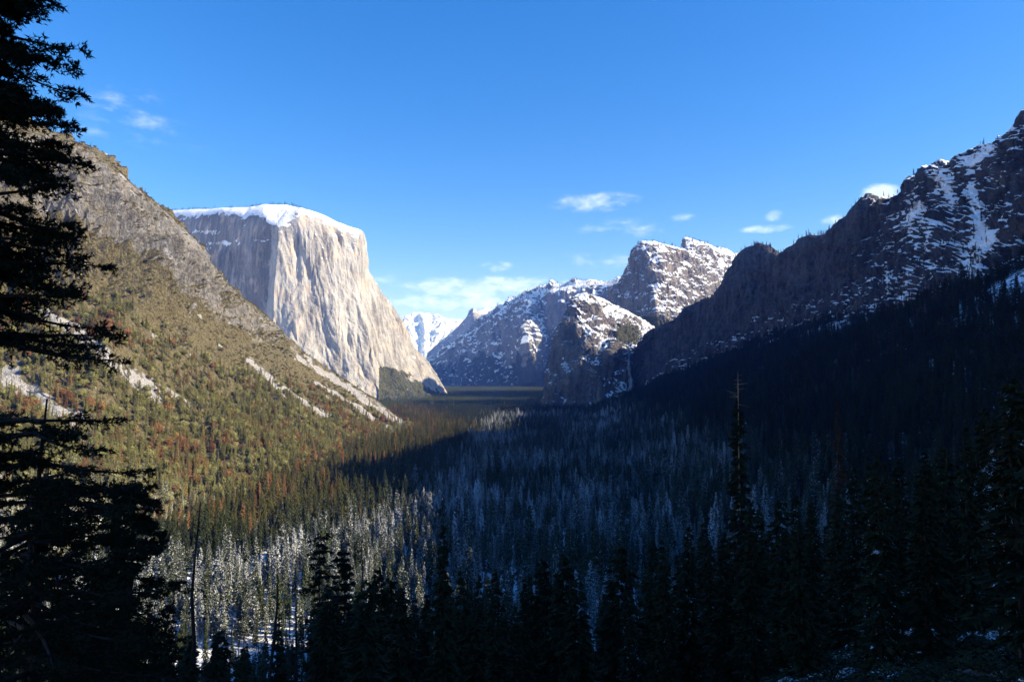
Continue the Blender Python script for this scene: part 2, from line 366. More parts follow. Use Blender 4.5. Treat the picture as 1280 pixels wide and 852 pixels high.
# --- lower buttress beside the waterfall, and the two peaks behind it
def disp_butt(P):
    return 24 * stair(fbm(P, (170, 170, 420), 4, .55, 12.), 5) + 12 * stair(fbm(P, (140, 140, 60), 3, .55, 44.), 4) + 9 * ridged(P, (70, 70, 200), 4, .6, 6.) + 4 * fbm(P, (26, 26, 30), 3, .6)
def mk_mask(base, thr0=.3, thr1=.7, vegp=0., tone0=0., noisew=.3):
    def f(P, nz, v, u, d):
        n = fbm(P, (80, 80, 60), 5, .65, 3.)
        snow = sstep(thr0, thr1, nz + noisew * n) * .8 + base + .12 * n
        return dict(snow=snow, tone=tone0 + .25 * fbm(P, (120, 120, 260), 3, .6, 9.), veg=vegp * sstep(.3, .7, nz) * sstep(-.2, .4, -n) )
    return f
mb = rock_material('buttress_granite', c4(.24, .215, .195), c4(.065, .06, .06), c4(.22, .17, .13), c4(.05, .05, .027), px=3.8, bump=1.2, snowfine=.34)
d0 = [(681,500,3000),(684,470,2980),(690,440,2960),(697,412,2950),(710,392,2950),(716,380,2950),(719,369,2960),(732,367,3000),(753,373,3080),(764,379,3130),(784,388,3200),(806,402,3250),(820,412,3300),(835,425,3300)]
d1 = [(681,501,2980),(684,471,2950),(690,441,2920),(698,413,2900),(711,394,2880),(717,385,2860),(722,398,2830),(733,418,2780),(744,432,2740),(756,447,2720),(766,431,2740),(781,433,2790),(795,433,2820),(812,428,2820)]
d2 = [(681,506,2950),(687,490,2900),(694,472,2860),(702,462,2820),(710,458,2780),(717,458,2750),(725,462,2720),(737,468,2690),(748,472,2670),(759,472,2680),(770,465,2700),(783,462,2760),(794,462,2790),(812,462,2790)]
d3 = [(680,516,2800),(687,518,2780),(695,519,2760),(704,520,2740),(712,521,2720),(720,521,2700),(728,521,2680),(739,522,2650),(750,522,2640),(761,522,2640),(772,522,2640),(783,520,2660),(794,518,2700),(812,516,2720)]
def mask_butt(P, nz, v, u, d):
    r = mk_mask(-.30, .25, .75, .5, -.28)(P, nz, v, u, d)
    n = fbm(P, (60, 60, 60), 4, .6, 13.)
    r['snow'] = r['snow'] + .22 * (v < 1.02) + .3 * sstep(.2, .6, n) * sstep(1.5, 2.2, v)
    px, py = topix(P[:, 0], P[:, 1], P[:, 2])
    r['veg'] = r['veg'] + .75 * np.clip(1.4 - np.hypot((px - 782) / 22, (py - 418) / 14), 0, 1) * (v < 1.05)
    r['snow'] = r['snow'] - .4 * np.clip(1.4 - np.hypot((px - 782) / 22, (py - 418) / 12), 0, 1) * (v < 1.05)
    r['snow'] = r['snow'] + .45 * np.clip(1.2 - np.hypot((px - 773) / 26, (py - 500) / 11), 0, 1) * (v > 1.4) + .6 * np.clip(1.3 - np.hypot((px - 790) / 9, (py - 434) / 3), 0, 1)
    return r
patch('butt', [R_(*r) for r in (d0, d1, d2, d3)], 330, [70, 70, 60], [(250, 130), (800, 700)], disp_butt, mb, crestfade=.15,
      name='mountain', label='snow-streaked rock buttress left of the frozen waterfall', masks=mask_butt)
e0 = [(758,385,4400),(764,371,4350),(773,356,4250),(780,341,4200),(787,328,4150),(790,311,4080),(801,301,3980),(818,301,3960),(835,307,4000),(854,312,4050),(875,325,4100),(895,345,4150),(925,372,4200)]
e1 = [(759,392,4350),(766,380,4240),(775,368,4130),(783,357,4040),(792,347,3950),(800,338,3850),(812,340,3740),(826,343,3740),(842,345,3790),(860,348,3850),(880,357,3900),(898,370,3950),(928,392,4000)]
e2 = [(762,405,4250),(769,405,4130),(778,404,4000),(786,403,3900),(798,402,3790),(809,402,3680),(822,402,3560),(836,405,3560),(850,408,3600),(866,412,3650),(884,418,3700),(902,425,3750),(932,432,3800)]
e3 = [(762,470,4100),(770,470,3980),(780,470,3850),(790,470,3750),(802,470,3650),(813,470,3540),(826,470,3420),(838,470,3420),(852,470,3460),(868,470,3500),(886,470,3550),(904,470,3600),(934,470,3650)]
def mask_e(P, nz, v, u, d):
    r = mk_mask(-.10, .2, .7, .2, .0)(P, nz, v, u, d)
    r['snow'] = r['snow'] + .05 * (u > .45)
    px, py = topix(P[:, 0], P[:, 1], P[:, 2])
    r['veg'] = r['veg'] + .9 * np.clip(1.3 - np.hypot((px - 815) / 28, (py - 402) / 9), 0, 1)
    r['snow'] = r['snow'] - .7 * np.clip(1.3 - np.hypot((px - 815) / 28, (py - 402) / 9), 0, 1)
    return r
patch('mid', [R_(*r) for r in (e0, e1, e2, e3)], 300, [70, 90, 20], [(300, 150), (900, 1000)], disp_butt, mb, crestfade=.15,
      name='mountain', label='blunt granite peak with a snowy sunlit shoulder', masks=mask_e)
f0 = [(835,325,4750),(846,316,4700),(853,309,4650),(855,297,4600),(863,297,4600),(872,301,4620),(880,304,4640),(890,308,4650),(899,311,4660),(923,321,4700),(950,335,4750),(985,348,4800)]
f1 = [(835,350,4450),(846,343,4400),(854,336,4330),(860,332,4300),(868,333,4300),(877,337,4320),(885,341,4340),(893,346,4350),(903,352,4360),(926,362,4400),(952,372,4450),(988,382,4500)]
f2 = [(a, 430, Y - 350) for a, b, Y in f1]
patch('horn', [R_(*r) for r in (f0, f1, f2)], 220, [70, 60], [(250, 120), (900, 1200)], disp_butt, mb, crestfade=.15,
      name='mountain', label='pointed snowy peak behind the blunt granite peak', masks=mk_mask(.0, .2, .7, .25, -.05))

# --- far side of the valley
def disp_far(P):
    return 60 * fbm(P, (600, 600, 800), 4, .55, 1.) + 42 * ridged(P, (330, 330, 700), 4, .6, 2.) + 10 * fbm(P, (60, 60, 60), 3, .6)
def far_mask(P, nz, v, u, d):
    r = mk_mask(-.06, .2, .65, 0, -.1)(P, nz, v, u, d)
    n = fbm(P, (260, 260, 200), 4, .6, 33.)
    r['veg'] = 1.1 * sstep(420, 180, P[:, 2] + 200 * n); r['snow'] = r['snow'] - .25 * sstep(420, 180, P[:, 2] + 200 * n) - .08 * sstep(550, 750, P[:, 2])
    return r
mf = rock_material('far_rock', c4(.23, .22, .21), c4(.075, .072, .07), c4(.20, .175, .15), c4(.028, .034, .028), px=9, bump=1.2, snowfine=.34)
c0 = [(505,486,9800),(520,475,9600),(535,462,9400),(548,446,9200),(562,436,9000),(580,422,8800),(598,409,8600),(612,398,8400),(625,389,8250),(640,380,8100),(652,374,8000),(665,368,7900),(678,364,7750),(690,361,7600),(705,359,7500),(720,356,7400),(745,356,7250),(775,353,7100),(800,350,7000),(840,348,6900)]
c1 = []
zig = [0, 0, 50, -50, 50, -100, -100, -200, -50, -150, -650, -500, 0, 0, -100, 0, -100, 0, -100, 0]
for (a, b, Y), z in zip(c0, zig): c1.append((a + 4, b + (487 - b) * .38, Y - 220 + z * .8))
c2 = []
for (a, b, Y), z in zip(c0, zig): c2.append((a + 8, b + (487 - b) * .75, Y - 420 + z * .7))
c3 = [(a + 8, 490, Y - 650) for (a, b, Y) in c0]
patch('far', [R_(*r) for r in (c0, c1, c2, c3)], 460, [60, 60, 40], [(600, 60), (2500, 1500)], disp_far, mf, crestfade=.12,
      name='mountain', label='blue shaded far valley wall patched with snow', masks=far_mask)
h0 = [(535,440,14300),(550,427,14100),(563,416,13900),(571,410,13700),(577,403,13500),(583,396,13300),(587,388,13150),(591,385,13000),(596,387,13100),(601,387,13300),(608,384,13400),(614,386,13400),(619,390,13400),(624,396,13400),(632,404,13400),(660,415,13400)]
h1 = [(533,455,13900),(548,446,13700),(562,438,13500),(570,430,13300),(577,424,13100),(583,420,12900),(588,416,12700),(593,414,12500),(599,412,12550),(605,410,12750),(612,410,12900),(618,411,12900),(623,412,12900),(628,415,12900),(636,420,12900),(662,430,12900)]
h2 = [(a, 488, Y - 1200) for a, b, Y in h1]
def disp_dome(P): return 30 * fbm(P, (500, 500, 900), 3, .5, 4.) + 14 * ridged(P, (220, 220, 300), 3, .6, 2.)
def mask_dome(P, nz, v, u, d):
    r = mk_mask(-.3, .35, .6, .1, -.05)(P, nz, v, u, d); px, py = topix(P[:, 0], P[:, 1], P[:, 2])
    r['snow'] = r['snow'] + .8 * sstep(-1, 4, px - 600 - (py - 386) * .8) * sstep(418, 405, py); return r
mh = rock_material('dome_rock', c4(.27, .26, .25), c4(.11, .105, .1), c4(.3, .27, .24), c4(.05, .05, .03), px=14, bump=.5, snowfine=.3)
patch('dome', [R_(*r) for r in (h0, h1, h2)], 220, [60, 60], [(700, 250), (2000, 1500)], disp_dome, mh,
      name='mountain', label='distant half-dome shaped peak with snow on its right side', masks=mask_dome)
k0 = [(470,425,17500),(485,410,17500),(503,397,17500),(510,394,17500),(520,391,17400),(526,391,17300),(535,397,17200),(545,393,17100),(552,396,17000),(560,401,17000),(575,403,17000),(600,408,17000),(640,415,17000)]
k1 = [(470,440,16500),(485,425,16500),(503,412,16300),(513,411,16150),(524,414,16150),(531,411,15950),(540,414,15950),(548,413,15800),(557,413,15750),(566,414,15700),(580,416,15700),(604,420,15700),(642,425,15700)]
k2 = [(a, 475, 14500) for a, b, Y in k1]
patch('alps', [R_(*r) for r in (k0, k1, k2)], 260, [50, 50], [(1000, 400), (3000, 2000)], disp_far, mf, crestfade=.12,
      name='mountain', label='farthest white snow-covered range between the valley walls', masks=mk_mask(.55, .1, .6, .0, 0))
# white round dome on the far rim
s0 = [(712,360,8300),(722,356,8300),(729,352,8300),(737,349,8300),(745,350,8300),(752,353,8300),(760,358,8300),(772,362,8300)]
s1 = [(a, b + 12, Y - 350) for a, b, Y in s0]; s2 = [(a, 400, Y - 500) for a, b, Y in s0]
patch('cap', [R_(*r) for r in (s0, s1, s2)], 80, [30, 20], [(300, 120), (900, 900)], lambda P: 6 * fbm(P, (150, 150, 150), 3), mf,
      name='mountain', label='small round snow dome on the far rim', masks=lambda P, nz, v, u, d: dict(snow=np.full(len(P), 1.2)))

# ------------------------------------------------------------------ near ground
o_ = np.argsort(gb[:, 1]); GBY, GBX, GBZ = gb[o_, 1], gb[o_, 0], gb[o_, 2]
XBY = [-1700, 0, 60, 120, 200, 300, 400, 1000, 2000, 2500, 2700, 3000]
XBX = [-1000, -800, -560, -330, -130, 40, 110, 170, 250, 260, 300, 340]
def ground_z(x, y, rough=True):
    x = np.asarray(x, float); y = np.asarray(y, float)
    xb = np.interp(y, XBY, XBX); xc = np.interp(y, GBY, GBX); zc = np.interp(y, GBY, GBZ)
    t = (x - xb) / (xc - xb)
    z = zc * np.clip(t, 0, 1) ** 1.12 + np.maximum(x - xc, 0) * .2 - np.maximum(-t, 0) * 60 
    z = np.where(y > 2700, z - (y - 2700) * .5, z)
    if rough:
        p = np.stack([x.ravel(), y.ravel(), np.zeros(x.size)], 1)
        z = z + (5 * fbm(p, (90, 90, 90), 3, .5, 1.) + .8 * fbm(p, (9, 9, 9), 3, .5, 2.)).reshape(x.shape) * np.clip(t * 12, 0, 1)
    return z
m, nt = new_mat('snowy_soil'); t = NT(nt)
out = t.n('ShaderNodeOutputMaterial'); bs = t.n('ShaderNodeBsdfPrincipled'); bs.inputs['Roughness'].default_value = .9
pos = t.n('ShaderNodeNewGeometry').outputs['Position']
sn = t.math('ADD', t.attr('snow').outputs['Fac'], t.math('MULTIPLY', t.math('SUBTRACT', t.noise(pos, .12, 6, .75), .5), 2.2))
soil = t.mix(t.noise(pos, .8, 5, .7), c4(.02, .017, .012), c4(.06, .05, .035))
t.l(t.mix(t.ramp(sn, .45, .52), soil, c4(.8, .82, .86)), bs.inputs['Base Color'])
bp = t.n('ShaderNodeBump'); bp.inputs['Distance'].default_value = .5
t.l(t.noise(pos, .6, 6, .7), bp.inputs['Height']); t.l(bp.outputs[0], bs.inputs['Normal']); t.l(bs.outputs[0], out.inputs[0])
M_SOIL = m
xs = np.concatenate([np.arange(-900, -160, 20), np.arange(-160, 260, 4), np.arange(260, 1250, 12)])
ys = np.concatenate([np.arange(-1700, -60, 25), np.arange(-60, 420, 4), np.arange(420, 2960, 14)])
X, Y = np.meshgrid(xs, ys)
Z = ground_z(X, Y)
Z0 = Z[np.argmin(abs(ys)), np.argmin(abs(xs))]
cam_ground = float(ground_z(np.array([0.]), np.array([0.]))[0])
CAMOFF = 148.4 - cam_ground
bumpz = CAMOFF * np.exp(-(X ** 2 + Y ** 2) / 34 ** 2)
Z = Z + bumpz
def gz(x, y):
    x = np.atleast_1d(np.asarray(x, float)); y = np.atleast_1d(np.asarray(y, float))
    return np.maximum(ground_z(x, y) + CAMOFF * np.exp(-(x ** 2 + y ** 2) / 34 ** 2), 0)
print('camera ground', cam_ground, 'offset', CAMOFF)
Pn = np.stack([X, Y, Z], -1).reshape(-1, 3)
me = mesh_from('forest_slope', Pn, grid_faces(len(ys), len(xs)), 4, dict(snow=np.full(len(Pn), .22) + .28 * sstep(180, 260, Pn[:, 2]) - .5 * sstep(70, 30, np.hypot(Pn[:, 0], Pn[:, 1])) + .1 * fbm(Pn, (60, 60, 60), 3)), smooth=True)
link('forest_slope', me, M_SOIL, kind='structure', label='dark forested slope running down from the viewpoint and up to the right cliffs')
# valley floor: one sheet out to the horizon
gx = np.concatenate([-np.geomspace(3000, 40000, 20)[::-1], np.arange(-2900, 3000, 60), np.geomspace(3000, 40000, 20)])
gy = np.concatenate([-np.geomspace(2000, 30000, 12)[::-1], np.arange(-1900, 9000, 60), np.geomspace(9100, 60000, 30)])
X, Y = np.meshgrid(gx, gy); Pf = np.stack([X, Y, np.zeros_like(X)], -1).reshape(-1, 3)
Pf[:, 2] = fbm(Pf, (300, 300, 300), 2) * 1.2 - 1.2
me = mesh_from('ground', Pf, grid_faces(len(gy), len(gx)), 4, dict(snow=np.full(len(Pf), .62)), smooth=True)
link('ground', me, M_SOIL, kind='structure', label='snowy valley floor under the forest')

# ------------------------------------------------------------------ trees
def unit(v): return v / (np.linalg.norm(v, axis=-1, keepdims=True) + 1e-9)
def conifer_crown(seed, h, Rr, whorls, per, nf, size, c0=.14, shape=.75, droop=.25, gap=.15):
    r = np.random.default_rng(seed)
    t = c0 + (1 - c0) * (np.arange(whorls) / whorls) ** .9
    t = np.repeat(t, per) + r.normal(0, .008, whorls * per)
    n = len(t); az = r.uniform(0, 2 * np.pi, n)
    L = Rr * np.clip(1 - t, .02, 1) ** shape * r.uniform(.6, 1.12, n) * np.clip((t - c0) * 9 + .45, 0, 1)
    L = np.where(r.random(n) < gap, L * .45, L)
    dr = droop * r.uniform(.5, 1.5, n) - .25 * sstep(.7, 1, t)
    s = r.uniform(.1, 1, (n, nf)) ** .8
    d = np.stack([np.cos(az), np.sin(az), np.zeros(n)], -1)[:, None, :]
    l = np.stack([-np.sin(az), np.cos(az), np.zeros(n)], -1)[:, None, :]
    side = r.uniform(-1, 1, (n, nf, 1)) * (.42 * L[:, None, None] * (1.15 - s[..., None]) + .1 * size)
    rad_ = (L[:, None] * s)[..., None]
    z = (t * h)[:, None] - dr[:, None] * L[:, None] * s ** 1.6 + r.normal(0, .04, (n, nf)) * h * .3 / whorls * 6
    p = d * rad_ + l * side; p[..., 2] = z
    dirv = unit(d * (1 + 0 * rad_) + l * side / (rad_ + .3) * .9 + np.stack([0 * s, 0 * s, -.25 - .5 * r.random((n, nf))], -1) + r.normal(0, .25, (n, nf, 3)))
    wv = unit(np.cross(dirv, r.normal(0, 1, (n, nf, 3)) * [.6, .6, 1] + [0, 0, 1.2]))
    sz = size * r.uniform(.6, 1.3, (n, nf, 1)) * np.clip(.35 + L[:, None, None] / Rr * 1.2, .3, 1)
    a = p - wv * sz * .33; b = p + wv * sz * .33; c = p + dirv * sz
    V = np.stack([a, b, c], 2).reshape(-1, 3)
    # leader shoot
    return V, np.arange(len(V))
def tube(pts, rr, seg=6):
    pts = np.array(pts, float); V = []; 
    tng = unit(np.gradient(pts, axis=0))
    ref = np.array([.3, .2, 1.]) if abs(tng[:, 2]).mean() < .7 else np.array([1., .1, 0])
    a = unit(np.cross(tng, ref)); b = np.cross(tng, a)
    an = np.linspace(0, 2 * np.pi, seg, endpoint=False)
    V = pts[:, None] + (a[:, None] * np.cos(an)[None, :, None] + b[:, None] * np.sin(an)[None, :, None]) * np.array(rr)[:, None, None]
    V = V.reshape(-1, 3); F_ = []
    for i in range(len(pts) - 1):
        for k in range(seg):
            F_ += [i*seg+k, i*seg+(k+1) % seg, (i+1)*seg+(k+1) % seg, (i+1)*seg+k]
    return V, np.array(F_)
def join(parts):
    Vs, Fs, o = [], [], 0
    for V, F_ in parts: Vs.append(V); Fs.append(F_ + o); o += len(V)
    return np.concatenate(Vs), np.concatenate(Fs)
def trunk_mesh(seed, h, r0, limbs=0, Rr=0, lo=.1, seg=7, bare=False, up=0., wobble=1.):
    r = np.random.default_rng(seed)
    zz = np.linspace(-.04, .99, 9) * h; wob = np.cumsum(r.normal(0, .004 * h * wobble, (9, 2)), 0); wob -= wob[1]
    pts = np.column_stack([wob, zz]); rr = r0 * (1.05 - zz / h) ** .9 + .01
    parts = [tube(pts, rr, seg)]
    for _ in range(limbs):
        tt = r.uniform(lo, .985); az = r.uniform(0, 6.28); L = Rr * (1 - tt) ** .6 * r.uniform(.4, 1.1) + .15
        cx = np.interp(tt * h, zz, pts[:, 0]); cy = np.interp(tt * h, zz, pts[:, 1])
        s = np.linspace(0, 1, 5)[:, None]; d = np.array([math.cos(az), math.sin(az), 0])
        bend = r.normal(0, .12, 3)
        q = np.array([cx, cy, tt * h]) + d * s * L + bend * s ** 2 * L + np.array([0, 0, 1]) * (up * s - .18 * s ** 1.5 + .1 * s ** 3) * L
        parts.append(tube(q, np.interp(s[:, 0], [0, 1], [r0 * .22 * (1.1 - tt) + .012, .008]), 4))
        if bare:
            for k in range(3):
                st = q[2 + k % 3]; a2 = az + r.uniform(-1, 1); e = st + np.array([math.cos(a2), math.sin(a2), r.uniform(-.2, .4)]) * L * .3
                parts.append(tube([st, (st + e) / 2 + r.normal(0, .04, 3) * L, e], [.015, .01, .005], 3))
    return join(parts)

# ---- prototypes shared by the forest and by the single trees
PROTO = []
specs = [ # h, R, whorls, per, nf, size, c0, shape, droop, gap
    (34, 3.9, 34, 6, 11, 1.15, .10, .80, .35, .15), (38, 4.3, 36, 6, 11, 1.2, .14, .70, .25, .25),
    (30, 3.4, 32, 6, 10, 1.1, .06, .90, .40, .10), (42, 4.6, 30, 6, 12, 1.3, .30, .55, .15, .35),
    (36, 3.0, 38, 6, 10, 1.0, .12, .70, .30, .20), (28, 4.2, 28, 6, 12, 1.2, .16, .60, .20, .25)]
for i, s in enumerate(specs):
    V, Fc = conifer_crown(100 + i, *s)
    crown = mesh_from('crown', V, Fc, 3); crown.materials.append(M_FOL)
    TV, TF = trunk_mesh(200 + i, s[0], s[0] * .011, seg=6)
    tr = mesh_from('trunk', TV, TF, 4); tr.materials.append(M_BARK)
    PROTO.append((s[0], crown, tr, s[1]))
V, Fc = conifer_crown(106, 27, 2.6, 26, 4, 4, .9, .25, .5, .1, .45)
crown = mesh_from('crown', V, Fc, 3); crown.materials.append(M_FOL)
TV, TF = trunk_mesh(206, 27, .3, limbs=26, Rr=2.2, lo=.25, seg=5); tr = mesh_from('trunk', TV, TF, 4); tr.materials.append(M_DEAD)
PROTO.append((27, crown, tr, 2.6))
r_ = np.random.default_rng(107); n_ = 900                      # round-headed broadleaf
d_ = unit(r_.normal(0, 1, (n_, 3))); rr_ = r_.uniform(.5, 1, (n_, 1)) ** .5 * (1 + .5 * perlin(d_ * 1.6 + 5))[:, None]
p_ = d_ * rr_ * [5.5, 5.5, 5.0] + [0, 0, 9.5]
w_ = unit(np.cross(d_ + r_.normal(0, .6, (n_, 3)), r_.normal(0, 1, (n_, 3)))); b_ = unit(np.cross(w_, d_ + r_.normal(0, .5, (n_, 3)))); s_ = r_.uniform(.4, .8, (n_, 1))
V = np.stack([p_ - w_ * s_, p_ + w_ * s_, p_ + b_ * s_ * 1.5], 1).reshape(-1, 3)
crown = mesh_from('crown', V, np.arange(len(V)), 3); crown.materials.append(M_FOL)
TV, TF = trunk_mesh(207, 13, .35, limbs=12, Rr=5, lo=.4, seg=6, up=.8); tr = mesh_from('trunk', TV, TF, 4); tr.materials.append(M_BARK)
PROTO.append((14.5, crown, tr, 5.5))
def forest_proto(i, crown, trunk):
    """crown and trunk as one mesh for the uncounted forest"""
    import bmesh
    bm = bmesh.new(); bm.from_mesh(crown)
    k = len(bm.faces); bm.from_mesh(trunk); bm.faces.ensure_lookup_table()
    for f in bm.faces[k:]: f.material_index = 1
    me = bpy.data.meshes.new('forest_tree'); bm.to_mesh(me); bm.free()
    me.materials.append(M_FOL); me.materials.append(M_BARK)
    return me
PC = bpy.data.collections.new('forest_kinds')
for i, (h, c, tr, R__) in enumerate(PROTO):
    o = bpy.data.objects.new('kind_%02d' % i, forest_proto(i, c, tr)); PC.objects.link(o)
# shrub kinds
SC = bpy.data.collections.new('shrub_kinds')
for i in range(3):
    r = np.random.default_rng(50 + i); n = 800
    d = unit(r.normal(0, 1, (n, 3))); d[:, 2] = abs(d[:, 2]) * .9
    p = d * r.uniform(.55, 1, (n, 1)) * (1 + .25 * perlin(d * 1.7 + i * 9))[:, None]
    w = unit(np.cross(d + r.normal(0, .5, (n, 3)), r.normal(0, 1, (n, 3)))); b = unit(np.cross(w, d + r.normal(0, .4, (n, 3))))
    s = r.uniform(.08, .18, (n, 1))
    V = np.stack([p - w * s, p + w * s, p + b * s * 1.5], 1).reshape(-1, 3)
    me = mesh_from('shrub', V, np.arange(len(V)), 3); me.materials.append(M_SHRUB)
    SC.objects.link(bpy.data.objects.new('shrub_%02d' % i, me))

def instancer(name, P, rot, scale, idx, tint, rime, coll, label):
    me = bpy.data.meshes.new(name); n = len(P)
    me.vertices.add(n); me.vertices.foreach_set('co', np.asarray(P, np.float32).ravel())
    def at(nm, ty, v, f='value'):
        a = me.attributes.new(nm, ty, 'POINT'); a.data.foreach_set(f, np.asarray(v).ravel())
    at('rotv', 'FLOAT_VECTOR', rot.astype(np.float32), 'vector'); at('scalev', 'FLOAT_VECTOR', scale.astype(np.float32), 'vector')
    at('idx', 'INT', idx.astype(np.int32)); at('tint', 'FLOAT_VECTOR', tint.astype(np.float32), 'vector'); at('rime', 'FLOAT', rime.astype(np.float32))
    o = link(name, me, None, kind='stuff', label=label)
    ng = bpy.data.node_groups.new(name + '_nodes', 'GeometryNodeTree')
    ng.interface.new_socket('Geometry', in_out='INPUT', socket_type='NodeSocketGeometry')
    ng.interface.new_socket('Geometry', in_out='OUTPUT', socket_type='NodeSocketGeometry')
    N = ng.nodes; gi = N.new('NodeGroupInput'); go = N.new('NodeGroupOutput')
    ip = N.new('GeometryNodeInstanceOnPoints'); ci = N.new('GeometryNodeCollectionInfo')
    ci.inputs['Collection'].default_value = coll; ci.inputs['Separate Children'].default_value = True; ci.inputs['Reset Children'].default_value = True
    ip.inputs['Pick Instance'].default_value = True
    def na(nm, ty):
        a = N.new('GeometryNodeInputNamedAttribute'); a.data_type = ty; a.inputs['Name'].default_value = nm; return a.outputs[0]
    L = ng.links
    L.new(gi.outputs[0], ip.inputs['Points']); L.new(ci.outputs[0], ip.inputs['Instance'])
    L.new(na('idx', 'INT'), ip.inputs['Instance Index']); L.new(na('scalev', 'FLOAT_VECTOR'), ip.inputs['Scale'])
    L.new(na('rotv', 'FLOAT_VECTOR'), ip.inputs['Rotation'])
    L.new(ip.outputs[0], go.inputs[0])
    md = o.modifiers.new('scatter', 'NODES'); md.node_group = ng
    return o

GREEN = np.array([.040, .052, .022]); OLIVE = np.array([.085, .080, .030]); RUST = np.array([.29, .145, .065]); DARK = np.array([.022, .028, .014]); TAWNY = np.array([.26, .19, .075])
TP, TH, TT, TR, TZ = [], [], [], [], []      # forest points: base, height, tint, rime, zone
def add_trees(P, H, tint, rime, zone):
    TP.append(P); TH.append(H); TT.append(tint); TR.append(rime); TZ.append(np.full(len(P), zone))
def inview(P, m=60):
    px, py = topix(P[:, 0], P[:, 1], P[:, 2] + 20)
    return (P[:, 1] > 5) & (px > -m * 3) & (px < 1280 + m * 3)

# valley floor and the slopes rising from it
left_base_x = lambda y: np.interp(y, [370, 530, 680, 815, 1015, 1300, 1735, 2500, 3300, 5000, 9000], [x for x in (-408, -360, -319, -310, -309, -290, -223, -420, -620, -700, -900)])
def jitter_grid(x0, x1, y0, y1, sp, r):
    X, Y = np.meshgrid(np.arange(x0, x1, sp), np.arange(y0, y1, sp)); X = X.ravel() + r.uniform(-.6, .6, X.size) * sp; Y = Y.ravel() + r.uniform(-.6, .6, Y.size) * sp
    return X, Y
def floor_z(P): return 0
X, Y = jitter_grid(-900, 1100, 15, 2850, 7.2, rng)
z = gz(X, Y)
P = np.column_stack([X, Y, z])
keep = inview(P) & (X > left_base_x(np.maximum(Y, 370)) - 5) & (X < np.interp(Y, GBY, GBX) + 10)
clump = fbm(P, (60, 60, 60), 3, .6, 21.)
top_ = (P[:, 0] - np.interp(P[:, 1], XBY, XBX)) / (np.interp(P[:, 1], GBY, GBX) - np.interp(P[:, 1], XBY, XBX))
keep &= (top_ < .82) | (rng.random(len(P)) < np.clip(.55 + 1.6 * clump - 2.2 * (top_ - .82), .03, 1))
keep &= rng.random(len(P)) < np.clip(.85 + .6 * clump, np.where((P[:, 1] < 480) & (P[:, 0] < 0), .8, .3), 1)
keep &= ~((X > -40) & (X < 4) & (Y < 24))
P = P[keep]; clump = clump[keep]; n = len(P)
H = np.clip(rng.normal(24, 7.5, n) + 6 * clump, 7, 46)
px, py = topix(P[:, 0], P[:, 1], P[:, 2] + H)
# the open view from the overlook: near trees stay below this line
lim = np.interp(px, [-200, 0, 120, 230, 300, 360, 430, 470, 560, 640, 720, 800, 880, 960, 1050, 1150, 1280, 1500], [640, 700, 740, 770, 785, 770, 710, 690, 705, 705, 680, 665, 640, 610, 570, 530, 490, 450])
nearm = P[:, 1] < 380
lim = lim - np.where(rng.random(n) < .04, rng.uniform(15, 75, n), 0) * (px > 440)
over = np.maximum(lim - py + rng.uniform(-5, 55, n), 0) * P[:, 1] / F
H = np.where(nearm, H - over, H)
ok = H > 7
P, H = P[ok], H[ok]; n = len(P)
p3 = P.copy(); p3[:, 2] = 0
upslope = sstep(15, 90, P[:, 2])
rime = .40 + .20 * fbm(p3, (160, 160, 160), 3, .6, 5.) - .34 * upslope
rime = rime + .0 * sstep(-60, -140, P[:, 0]) * sstep(680, 600, P[:, 1]) * sstep(300, 400, P[:, 1])
rime = rime - .30 * sstep(400, 330, P[:, 1]) - .4 * sstep(-.30, -.42, P[:, 0] / P[:, 1]) * sstep(500, 640, P[:, 1])
rime = np.where(P[:, 1] > 2100, rime - .2 * sstep(2100, 2700, P[:, 1]), rime)
lb_ = sstep(190, 60, P[:, 0] - left_base_x(np.maximum(P[:, 1], 370)) + 70 * clump[ok]) * (P[:, 1] > 600)
rime = rime - .3 * lb_ - .06 * sstep(-60, -140, P[:, 0]) - .16 * sstep(640, 760, P[:, 1]) * sstep(-60, -140, P[:, 0])
rime = np.where((P[:, 1] < 330) & (P[:, 0] > 0), np.maximum(rime, .20), rime)
rime = rime - .02 * sstep(-120, 0, P[:, 0])
base_t = GREEN[None] * (1 - lb_[:, None]) + np.where((rng.random(n) < .12)[:, None], RUST[None], OLIVE[None] * 1.3) * lb_[:, None]
tint = base_t * rng.uniform(.7, 1.3, (n, 1)) * np.where(upslope > .5, .7, 1)[:, None]
add_trees(P, H, tint, rime + rng.normal(0, .07, n), 0)

# far floor
X, Y = jitter_grid(-1400, 1400, 2850, 7500, 17, rng)
P = np.column_stack([X, Y, np.zeros(len(X))]); keep = inview(P) & (X > left_base_x(Y) - 40) & (X / Y < .22); P = P[keep]; n = len(P)
add_trees(P, rng.uniform(22, 36, n), (GREEN * 1.9 + np.array([.02, .012, 0]))[None] * rng.uniform(.7, 1.4, (n, 1)), rng.normal(.12, .05, n), 1)  # tint brightened to stand in for sunlight missing on the far floor

